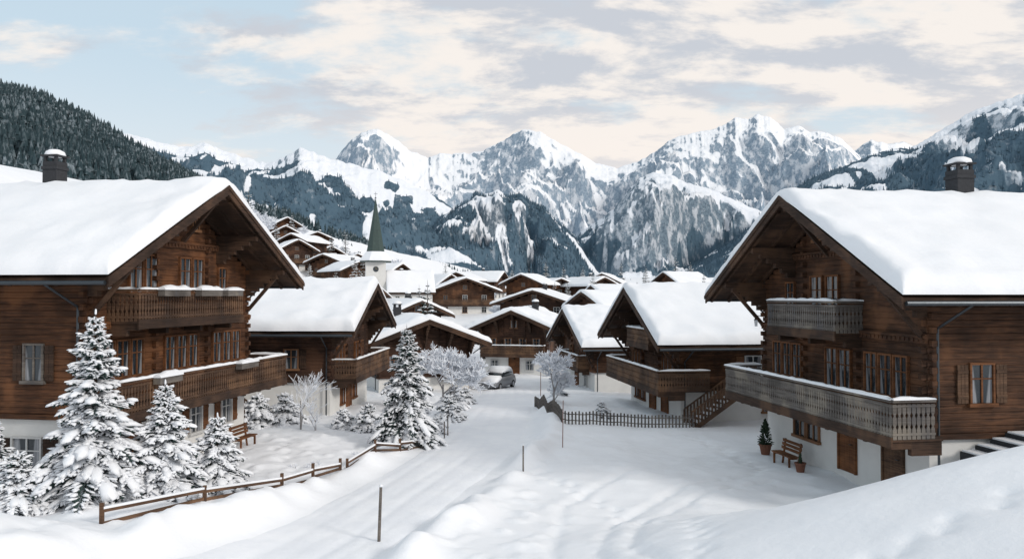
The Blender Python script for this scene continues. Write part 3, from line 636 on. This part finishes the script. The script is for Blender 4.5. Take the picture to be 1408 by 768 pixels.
place_tree(spruce(5.4,1.5,1,29,11,1.5,1.15,1.15,1.1),-11.75,22.6,'tall young spruce coated in snow in front of log chalet')
place_tree(spruce(3.4,1.2,2,22,10,1.5,1.15,1.15,1.1),-10.2,23.6,L1)
place_tree(spruce(2.4,1.0,3,17,10,1.5,1.15,1.15,1.1),-9.1,24.8,L1)
place_tree(spruce(1.7,.95,4,14,9,1.4,1.15,1.15,1.1),-13.3,21.6,L1)
place_tree(spruce(2.4,.8,14,15,8,1.3,1.1,1.1,1.1),-14.6,22.6,L1)
place_tree(spruce(5.0,1.4,5,27,10,1.4,.85,1.0,1.1),-4.6,35.0,'free-standing green spruce with snowy branches beside the road')
bA=spruce(1.5,1.0,6,10,9,.8,1.1,1.3);bB=spruce(1.1,.85,7,8,9,.8,1.2,1.4)
for i,(x,y,s) in enumerate([(-12.6,39.6,1.3),(-11.3,40,1.0),(-8.2,39.2,.9),(-6.9,38.6,.9),(-5.9,40.6,.9),(-3.3,42,.9),(-3.6,38.2,.7),(-5.1,43.5,1.0),(-3.4,47,1.0),(4.6,41.2,.6),(3.0,52,.8),(-2.9,50,.7)]):
    place_tree(bA if i%2 else bB,x,y,'low evergreen garden shrub buried in snow','shrub',s,i*1.3,'snowy_shrub','snow-covered garden shrubs')
cA=spruce(7,1.7,8,15,7,.35,.8);cB=spruce(9,2.0,9,17,7,.3,.45)
for i,(x,y,s) in enumerate([(-9.5,90,.95),(-8.2,93,.75),(-13,112,.9),(15,112,.8),(-26,118,.8),(-18,140,1.0),(-28,150,1.0),(-31,158,1),(8,150,.8),(11.5,166,.8),(17,168,.9),(25,160,.8),(28,170,1.0),(18,206,1.0),(9,212,1.0),(-16,182,1.0),(-44,195,1.2),(-56,190,1.2),(-66,200,1.3),(-70,180,1.2),(-52,150,.9),(-58,160,1.0),(36,150,1.0),(42,165,1.1),(46,172,1.1),(-38,150,.8),(-47,158,.9),(0,230,1.1),(10,235,1.1),(20,225,1.1),(-20,240,1.2),(-62,225,1.2),(-50,240,1.1),(24,215,1.0),(30,220,1.1),(6,228,1.0),(15,232,1.2),(36,215,1.1),(42,205,1.2),(48,215,1.2)]):
    place_tree(cA if i%2 else cB,x,y,'dark conifer dusted with snow between village houses','tree',s*rv.uniform(.8,1.1),i*1.7,'conifer_tree','conifers scattered through the village')
def frosty(h,seed,depth=6,spread=.5,trunk=.07,nch=(2,3,3),low=.25,thin=.012,l0=.36):
    random.seed(seed);tk=MB();cr=MB();R=random.uniform
    def rec(p,d,l,r,k):
        q=p+d*l;mb=tk if k<=1 else cr;mb.tube(p,q,r,max(thin*.6,r*.72),4 if k<2 else 3,False)
        if k>=depth:return
        n=random.choice(nch)
        for i in range(n):
            nd=(d+Vector((R(-1,1),R(-1,1),R(-.45,.75)))*spread*1.3).normalized()
            rec(p+d*l*R(.45,1.0) if k>0 else p+d*l*R(low,1),nd,l*R(.62,.85),max(thin,r*.62),k+1)
    rec(Vector((0,0,-.3)),Vector((0,0,1)),h*l0,trunk,0)
    return tk.mesh('trunk',M['frostdark']),cr.mesh('crown',M['frost'])
fA=frosty(3.3,21,6,.8,.07,(3,4,4),.2,.024);fB=frosty(3.4,22,6,.8,.07,(3,4,4),.2,.024)
place_tree(fA,2.45,47,'small rounded deciduous tree white with hoar frost','tree',1.0,0,'frosted_tree')
place_tree(fB,-4.0,46.5,'spreading frosted deciduous tree beside chalet','tree',1.15,1,'frosted_tree')
place_tree(fA,-5.6,48.5,'spreading frosted deciduous tree beside chalet','tree',1.0,2,'frosted_tree')
place_tree(frosty(3.4,25,5,.5,.05,(2,3,3),.1,.011),-10.0,38.0,'thin bare sapling with frosty twigs','tree',1.0,0,'bare_tree')
place_tree(frosty(2.4,27,5,.6,.04,(2,3,3),.0,.012),-9.2,37.6,'thin bare sapling with frosty twigs','tree',.9,0,'bare_tree')
fC=frosty(1.0,29,4,.5,.02,(2,3,3),0,.009)
for x,y,s in [(-7.7,30.6,.9),(-7.5,30.9,.7),(-6.3,33,.8),(-6.1,33.2,.6),(-5.9,32.6,.5),(-8.2,30.4,.6)]:
    place_tree(fC,x,y,'frosted dead garden stalks poking through snow','plant',s,x*3,'frosted_plant','frosted garden plants')
fD=frosty(6.5,33,5,.7,.14,(3,4,4),.25,.09)
for i,(x,y,s) in enumerate([(-11.5,162,.9),(-40,205,1),(-46,215,1.1),(-52,228,1),(-58,235,1.1),(-38,212,1),(-66,240,1.2),(-30,186,1),(-60,212,1),(-48,245,1.2),(-72,225,1.2),(-25,172,1),(-34,225,1.1),(-76,250,1.2),(-6,176,.9),(-66,215,1.1),(-55,250,1.2),(-80,240,1.2),(-86,260,1.2),(-70,262,1.2),(-15,120,.7),(6,140,.7),(-2,132,.7),(17,150,.8),(-4,100,.6),(-25,140,.8)]):
    place_tree(fD,x,y,'bare deciduous tree white with frost in snowy village','tree',s*rv.uniform(.7,1.1),i,'frosted_tree','frosted trees on the hillside')
# ---------------- fences, poles
def rail_fence(pts,label,step=2.2,hp=.42):
    E=bpy.data.objects.new('wooden_fence',None);E.location=(pts[0][0],pts[0][1],G(*pts[0]));link(E);top(E,label,'fence')
    ox,oy,oz=E.location;P=[]
    for a,b in zip(pts[:-1],pts[1:]):
        L=math.dist(a,b);n=max(1,int(round(L/step)))
        for i in range(n): P.append((a[0]+(b[0]-a[0])*i/n,a[1]+(b[1]-a[1])*i/n))
    P.append(pts[-1])
    for k,(x,y) in enumerate(P):
        z=G(x,y);p=MB();h=hp+rv.uniform(-.14,.1);p.box(-.045,.045,-.045,.045,-.4,h);obj('post',p.mesh('post',M['rail']),E,(x-ox,y-oy,z-oz))
        if k:
            x0,y0=P[k-1];z0=G(x0,y0)
            for hh in(.04,.27):
                ra=MB();a=(x0-ox,y0-oy,z0-oz+hh+rv.uniform(-.1,.06));b=(x-ox,y-oy,z-oz+hh+rv.uniform(-.1,.06));ra.beam(a,b,.045,.085)
                r=obj('rail',ra.mesh('rail',M['rail']),E)
                if hh>.2: sn=MB();sn.beam((a[0],a[1],a[2]+.07),(b[0],b[1],b[2]+.07),.07,.055);obj('snow_cap',sn.mesh('snow_cap',M['roofsnow']),r)
rail_fence([(-10.2,20.0),(-8.6,22.5),(-7.3,25.5),(-6.2,29.0)],'rustic brown two-rail wooden fence half buried in snow')
rail_fence([(-6.05,29.5),(-4.6,33.0),(-3.4,35.6)],'short rustic wooden rail fence at road edge')
def picket(pts,label):
    E=bpy.data.objects.new('picket_fence',None);E.location=(pts[0][0],pts[0][1],G(*pts[0]));link(E);top(E,label,'fence')
    ox,oy,oz=E.location;b=MB();r=MB()
    for a,c in zip(pts[:-1],pts[1:]):
        L=math.dist(a,c);n=int(L/.17);d=Vector(((c[0]-a[0])/L,(c[1]-a[1])/L,0))
        prev=None
        for i in range(n+1):
            x=a[0]+d.x*L*i/n;y=a[1]+d.y*L*i/n;z=G(x,y)-oz
            b.beam((x-ox,y-oy,z-.2),(x-ox,y-oy,z+.62+rv.uniform(-.03,.03)),.075,.02,(-d.y,d.x,0))
            if prev:
                for hh in(.18,.48): r.beam((prev[0]-ox,prev[1]-oy,prev[2]+hh),(x-ox,y-oy,z+hh),.03,.045)
            prev=(x,y,z)
    obj('pickets',b.mesh('pickets',M['grey']),E);obj('rail',r.mesh('rail',M['grey']),E)
picket([(1.35,48),(1.9,42.5),(2.4,38.8),(5.5,39.3),(9.0,39.9)],'grey wooden picket fence around snowy chalet garden')
def pole(x,y,h,r,mat,label,lean=(0,0)):
    z=G(x,y);b=MB();b.tube((0,0,-.3),(lean[0],lean[1],h),r,r*.85,8);o=obj('snow_marker_pole',b.mesh('pole',M[mat]),None,(x,y,z));top(o,label,'pole')
    s=MB();s.blob((lean[0],lean[1],h+.01),r*1.3,r*1.3,r*1.2,0,6,4);obj('snow_cap',s.mesh('snow_cap',M['roofsnow'],True),o)
pole(-3.55,21.4,1.5,.045,'grey','weathered grey wooden snow marker pole at road edge',(.06,0))
pole(.4,28.7,.9,.03,'grey','short grey snow marker stick beside road')
pole(2.05,32.6,1.9,.018,'redpole','thin reddish snow marker pole beside picket fence',(.03,0))
pole(-3.0,37.5,1.0,.03,'grey','short grey snow marker stick beside road');pole(-3.1,36.8,.8,.03,'grey','short grey snow marker stick beside road')
pole(2.0,56,1.7,.025,'redpole','thin reddish snow marker pole beside road')
# ---------------- benches, pots, stairs, lantern
def bench(x,y,rot,label,z=None,w=1.5,mat='orange'):
    E=bpy.data.objects.new('wooden_bench',None);E.location=(x,y,G(x,y) if z is None else z);E.rotation_euler=(0,0,rot);link(E);top(E,label,'bench')
    b=MB()
    for i in range(3): b.box(-w/2,w/2,-.42+i*.14,-.30+i*.14,.43,.47)
    obj('seat',b.mesh('seat',M[mat]),E);b=MB()
    for i in range(3): b.beam((-w/2,.03+.03*i,.6+.14*i),(w/2,.03+.03*i,.6+.14*i),.03,.11)
    obj('backrest',b.mesh('backrest',M[mat]),E)
    for s in(-1,1):
        b=MB();q=s*(w/2-.15);b.box(q-.03,q+.03,-.4,-.33,-.1,.428);b.beam((q,-.03,-.1),(q,.12,.95),.06,.06);b.box(q-.028,q+.028,-.33,-.04,.36,.428);obj('leg',b.mesh('leg',M[mat]),E)
def onhouse(mid,th,ohf,lx,out):
    t=math.radians(th);n=Vector((math.sin(t),-math.cos(t)));xx=Vector((math.cos(t),math.sin(t)))
    p=Vector(mid)-n*ohf+xx*lx+n*out;return p.x,p.y,t
x,y,t=onhouse((9.7,28.8),-81.5,1.9,-2.0,.55);bench(x,y,t,'reddish wooden garden bench by white chalet wall')
x,y,t=onhouse((-11,30.85),80.9,1.9,3.0,.9);bench(x,y,t,'reddish wooden bench under chalet balcony')
def pot(x,y,h,label,s=1):
    E=bpy.data.objects.new('potted_plant',None);E.location=(x,y,G(x,y));link(E);top(E,label,'plant')
    b=MB();pyr(b,[(.16*s,-.05),(.24*s,.36*s),(.27*s,.37*s),(.27*s,.43*s),(.22*s,.43*s),(.2*s,.34*s)],14);obj('pot',b.mesh('pot',M['terracotta']),E)
    random.seed(int(h*100));c=MB()
    for i in range(260):
        f=random.random();r=.34*s*(1-f)**.6*(h);a=random.uniform(0,6.28);zz=.38*s+f*h
        c.beam((math.cos(a)*r*.3,math.sin(a)*r*.3,zz),(math.cos(a)*r*random.uniform(.6,1.1),math.sin(a)*r*random.uniform(.6,1.1),zz+random.uniform(-.03,.14)),.035,.02)
    obj('foliage',c.mesh('foliage',M['greenplant']),E)
x,y,t=onhouse((9.7,28.8),-81.5,1.9,-4.0,.6);pot(x,y,1.0,'small conifer in terracotta pot at chalet corner')
x,y,t=onhouse((9.7,28.8),-81.5,1.9,-.6,.9);pot(x,y,.28,'low plant in brown pot beside bench',.8)
def stair(x,y,rot,h,run,w,label,z=None):
    E=bpy.data.objects.new('outdoor_staircase',None);E.location=(x,y,G(x,y) if z is None else z);E.rotation_euler=(0,0,rot);link(E);top(E,label,'stairs')
    n=int(h/.18);b=MB();s=MB()
    for i in range(n): b.box(run*i/n,run*(i+1)/n+.03,-w/2,w/2,h*(i+1)/n-.05,h*(i+1)/n);s.box(run*i/n+.02,run*(i+1)/n,-w/2+.03,w/2-.03,h*(i+1)/n+.002,h*(i+1)/n+.06)
    S_=obj('steps',b.mesh('steps',M['rail']),E);obj('snow_cap',s.mesh('snow_cap',M['roofsnow']),S_)
    for q in(-w/2-.03,w/2+.03):
        r=MB();r.beam((0,q,0),(run,q,h),.05,.22);r.beam((0,q,.95),(run,q,h+.95),.06,.07)
        k=int(run/.17)
        for i in range(k+1): xx=run*i/k;r.beam((xx,q,h*xx/run),(xx,q,h*xx/run+.93),.09,.022,(0,1,0))
        obj('railing',r.mesh('railing',M['rail']),E)
stair(8.9,40.6,math.radians(8),2.3,3.4,1.0,'wooden outdoor staircase with plank railing beside chalet',-.3)
stair(-12.9,39.4,math.radians(172),2.2,3.2,1.0,'wooden outdoor staircase behind log chalet',0)
E=bpy.data.objects.new('stone_steps',None);E.location=(13.4,22.9,1.7);E.rotation_euler=(0,0,.15);link(E);top(E,'dark stone steps with snow at chalet side','stairs')
b=MB();s=MB()
for i in range(4): b.box(.5*i,3.2,-.6,.9,-.5 if i==0 else .17*i,.17*(i+1));s.box(.5*i+.04,.5*i+.47 if i<3 else 3.15,-.55,.85,.17*(i+1)+.002,.17*(i+1)+.05)
S_=obj('steps',b.mesh('steps',M['stone']),E);obj('snow_cap',s.mesh('snow_cap',M['roofsnow']),S_)
x,y,t=onhouse((9.7,28.8),-81.5,1.9,-5.3,.35)
E=bpy.data.objects.new('wall_lantern',None);E.location=(x,y,5.3);link(E);top(E,'small black lantern on chalet corner post','lamp')
b=MB();b.beam((0,0,.3),(.3,0,.3),.03,.03);b.beam((0,0,0.3),(0,0,.2),.02,.02);pyr(b,[(.13,.12),(.03,.22)],4);obj('bracket',b.mesh('bracket',M['metal']),E)
b=MB();pyr(b,[(.07,-.15),(.11,.12),(.02,.13)],4);obj('lamp_glass',b.mesh('lamp_glass',M['lampglass']),E)
# ---------------- cars
def car(x,y,rot,paint,label):
    E=bpy.data.objects.new('parked_car',None);E.location=(x,y,G(x,y)+.0);E.rotation_euler=(0,0,rot);link(E);top(E,label,'car')
    def sect(pr):
        b=MB();vs=[];fs=[]
        for xx,w,z0,z1 in pr: vs+=[(xx,-w,z0),(xx,-w*1.02,(z0+z1)/2),(xx,-w*.9,z1),(xx,w*.9,z1),(xx,w*1.02,(z0+z1)/2),(xx,w,z0)]
        for k in range(len(pr)-1): fs+=[(6*k+i,6*k+(i+1)%6,6*k+6+(i+1)%6,6*k+6+i) for i in range(6)]
        fs+=[tuple(range(6))[::-1],tuple(range(6*(len(pr)-1),6*len(pr)))];b.add(vs,fs);return b
    b=sect([(-2.1,.74,.4,.75),(-2.0,.82,.3,.92),(-1.2,.87,.26,1.0),(.7,.88,.26,.98),(1.6,.84,.28,.85),(2.0,.76,.32,.7),(2.1,.66,.38,.6)])
    B=obj('body',b.mesh('body',M[paint],True),E)
    b=sect([(-1.85,.74,.95,1.05),(-1.3,.74,.95,1.42),(-.6,.76,.95,1.5),(.15,.74,.95,1.46),(.95,.72,.9,.99)]);obj('windows',b.mesh('windows',M['dglass'],True),E)
    b=sect([(-1.75,.66,1.1,1.32),(-1.3,.76,1.30,1.6),(-.8,.80,1.36,1.74),(-.1,.78,1.36,1.72),(.45,.64,1.2,1.42)]);obj('snow_cap',b.mesh('snow_cap',M['roofsnow'],True),B)
    b=sect([(.8,.76,.88,1.1),(1.2,.84,.84,1.16),(1.7,.82,.70,1.06),(2.06,.66,.56,.86)]);obj('snow_cap',b.mesh('snow_cap',M['roofsnow'],True),B)
    for wx in(-1.3,1.35):
        for s in(-1,1):
            w=MB();w.tube((wx,s*.68,.31),(wx,s*.89,.31),.31,.31,18);W=obj('wheel',w.mesh('tyre',M['tyre']),E);r=MB();r.tube((wx,s*.885,.31),(wx,s*.9,.31),.19,.17,14);obj('rim',r.mesh('rim',M['rim']),W)
    for s in(-1,1): h=MB();h.blob((2.09,s*.52,.52),.06,.14,.08);obj('headlight',h.mesh('headlight',M['lampglass'],True),E)
car(-1.2,64,math.radians(-112),'carpaint','grey parked car with snow on roof and bonnet')
# ---------------- world, light, camera
az=math.radians(125);el=math.radians(28)
W=bpy.data.worlds.new('World');sc.world=W;W.use_nodes=True;nt=W.node_tree;nt.nodes.clear()
def wn(t,**k):
    x=nt.nodes.new(t)
    for a,b in k.items(): setattr(x,a,b)
    return x
out=wn('ShaderNodeOutputWorld');bg=wn('ShaderNodeBackground');nt.links.new(bg.outputs[0],out.inputs[0]);bg.inputs[1].default_value=.12
sky=wn('ShaderNodeTexSky',sky_type='NISHITA');sky.sun_disc=False;sky.sun_elevation=el;sky.sun_rotation=az;sky.air_density=1;sky.dust_density=1.5
tc=wn('ShaderNodeTexCoord');sp=wn('ShaderNodeSeparateXYZ');nt.links.new(tc.outputs['Generated'],sp.inputs[0])
def wm(op,a,b):
    x=wn('ShaderNodeMath',operation=op)
    for i,q in enumerate((a,b)):
        if isinstance(q,(int,float)): x.inputs[i].default_value=q
        else: nt.links.new(q,x.inputs[i])
    return x.outputs[0]
den=wm('ADD',wm('MAXIMUM',sp.outputs[2],0),.26);cxn=wm('DIVIDE',sp.outputs[0],den);cyn=wm('DIVIDE',sp.outputs[1],den)
cb=wn('ShaderNodeCombineXYZ');nt.links.new(cxn,cb.inputs[0]);nt.links.new(cyn,cb.inputs[1])
def wnoise(scale,det,off=(0,0,0),st=(1,1,1),dist=0):
    m=wn('ShaderNodeMapping');m.inputs['Location'].default_value=off;m.inputs['Scale'].default_value=st;nt.links.new(cb.outputs[0],m.inputs[0])
    x=wn('ShaderNodeTexNoise');x.inputs['Scale'].default_value=scale;x.inputs['Detail'].default_value=det;x.inputs['Roughness'].default_value=.6;x.inputs['Distortion'].default_value=dist;nt.links.new(m.outputs[0],x.inputs['Vector']);return x.outputs[0]
def wr(v,a,b,c=0,d=1):
    x=wn('ShaderNodeMapRange',interpolation_type='SMOOTHSTEP');nt.links.new(v,x.inputs[0])
    for i,q in zip((1,2,3,4),(a,b,c,d)): x.inputs[i].default_value=q
    return x.outputs[0]
def wmix(f,a,b):
    x=wn('ShaderNodeMix',data_type='RGBA')
    for i,q in((0,f),(6,a),(7,b)):
        if isinstance(q,(int,float)): x.inputs[i].default_value=q
        elif isinstance(q,tuple): x.inputs[i].default_value=q+(1,)
        else: nt.links.new(q,x.inputs[i])
    return x.outputs[2]
n1=wnoise(1.9,9,(3.1,1.7,0),(1,1.45,1),.15);n2=wnoise(2.9,9,(7.3,2.2,0),(1,1.6,1),.15)
rightness=wr(sp.outputs[0],-.5,.0,-.08,.10)
cov=wr(wm('ADD',n1,rightness),.43,.58)
S=1/.12
base=wmix(.8,sky.outputs[0],(.65*S,.79*S,.88*S))
hz=wr(sp.outputs[2],.04,.30,1,0)
base=wmix(wm('MULTIPLY',hz,.8),base,(.86*S,.87*S,.88*S))
cloud=wmix(wr(n2,.43,.56),(.60*S,.625*S,.68*S),(.97*S,.90*S,.84*S))
hz2=wr(sp.outputs[2],.12,.26,1,0)
cloud=wmix(wm('MULTIPLY',hz2,.55),cloud,(1.0*S,.90*S,.83*S))
nt.links.new(wmix(wm('MULTIPLY',cov,.92),base,cloud),bg.inputs[0])
sl=bpy.data.lights.new('sun','SUN');sl.energy=1.75;sl.angle=math.radians(10);sl.color=(1,.94,.87);so=bpy.data.objects.new('sun',sl);link(so)
d=Vector((math.sin(az)*math.cos(el),math.cos(az)*math.cos(el),math.sin(el)));so.rotation_euler=d.to_track_quat('Z','Y').to_euler()
cam=bpy.data.cameras.new('camera');co=bpy.data.objects.new('camera',cam);link(co);co.location=(0,0,CZ);co.rotation_euler=(math.radians(90+1.09),0,0)
cam.sensor_width=36;cam.lens=1100/1408*36;cam.clip_start=.1;cam.clip_end=30000;sc.camera=co
sc.view_settings.view_transform='Standard';sc.view_settings.look='None';sc.view_settings.exposure=0
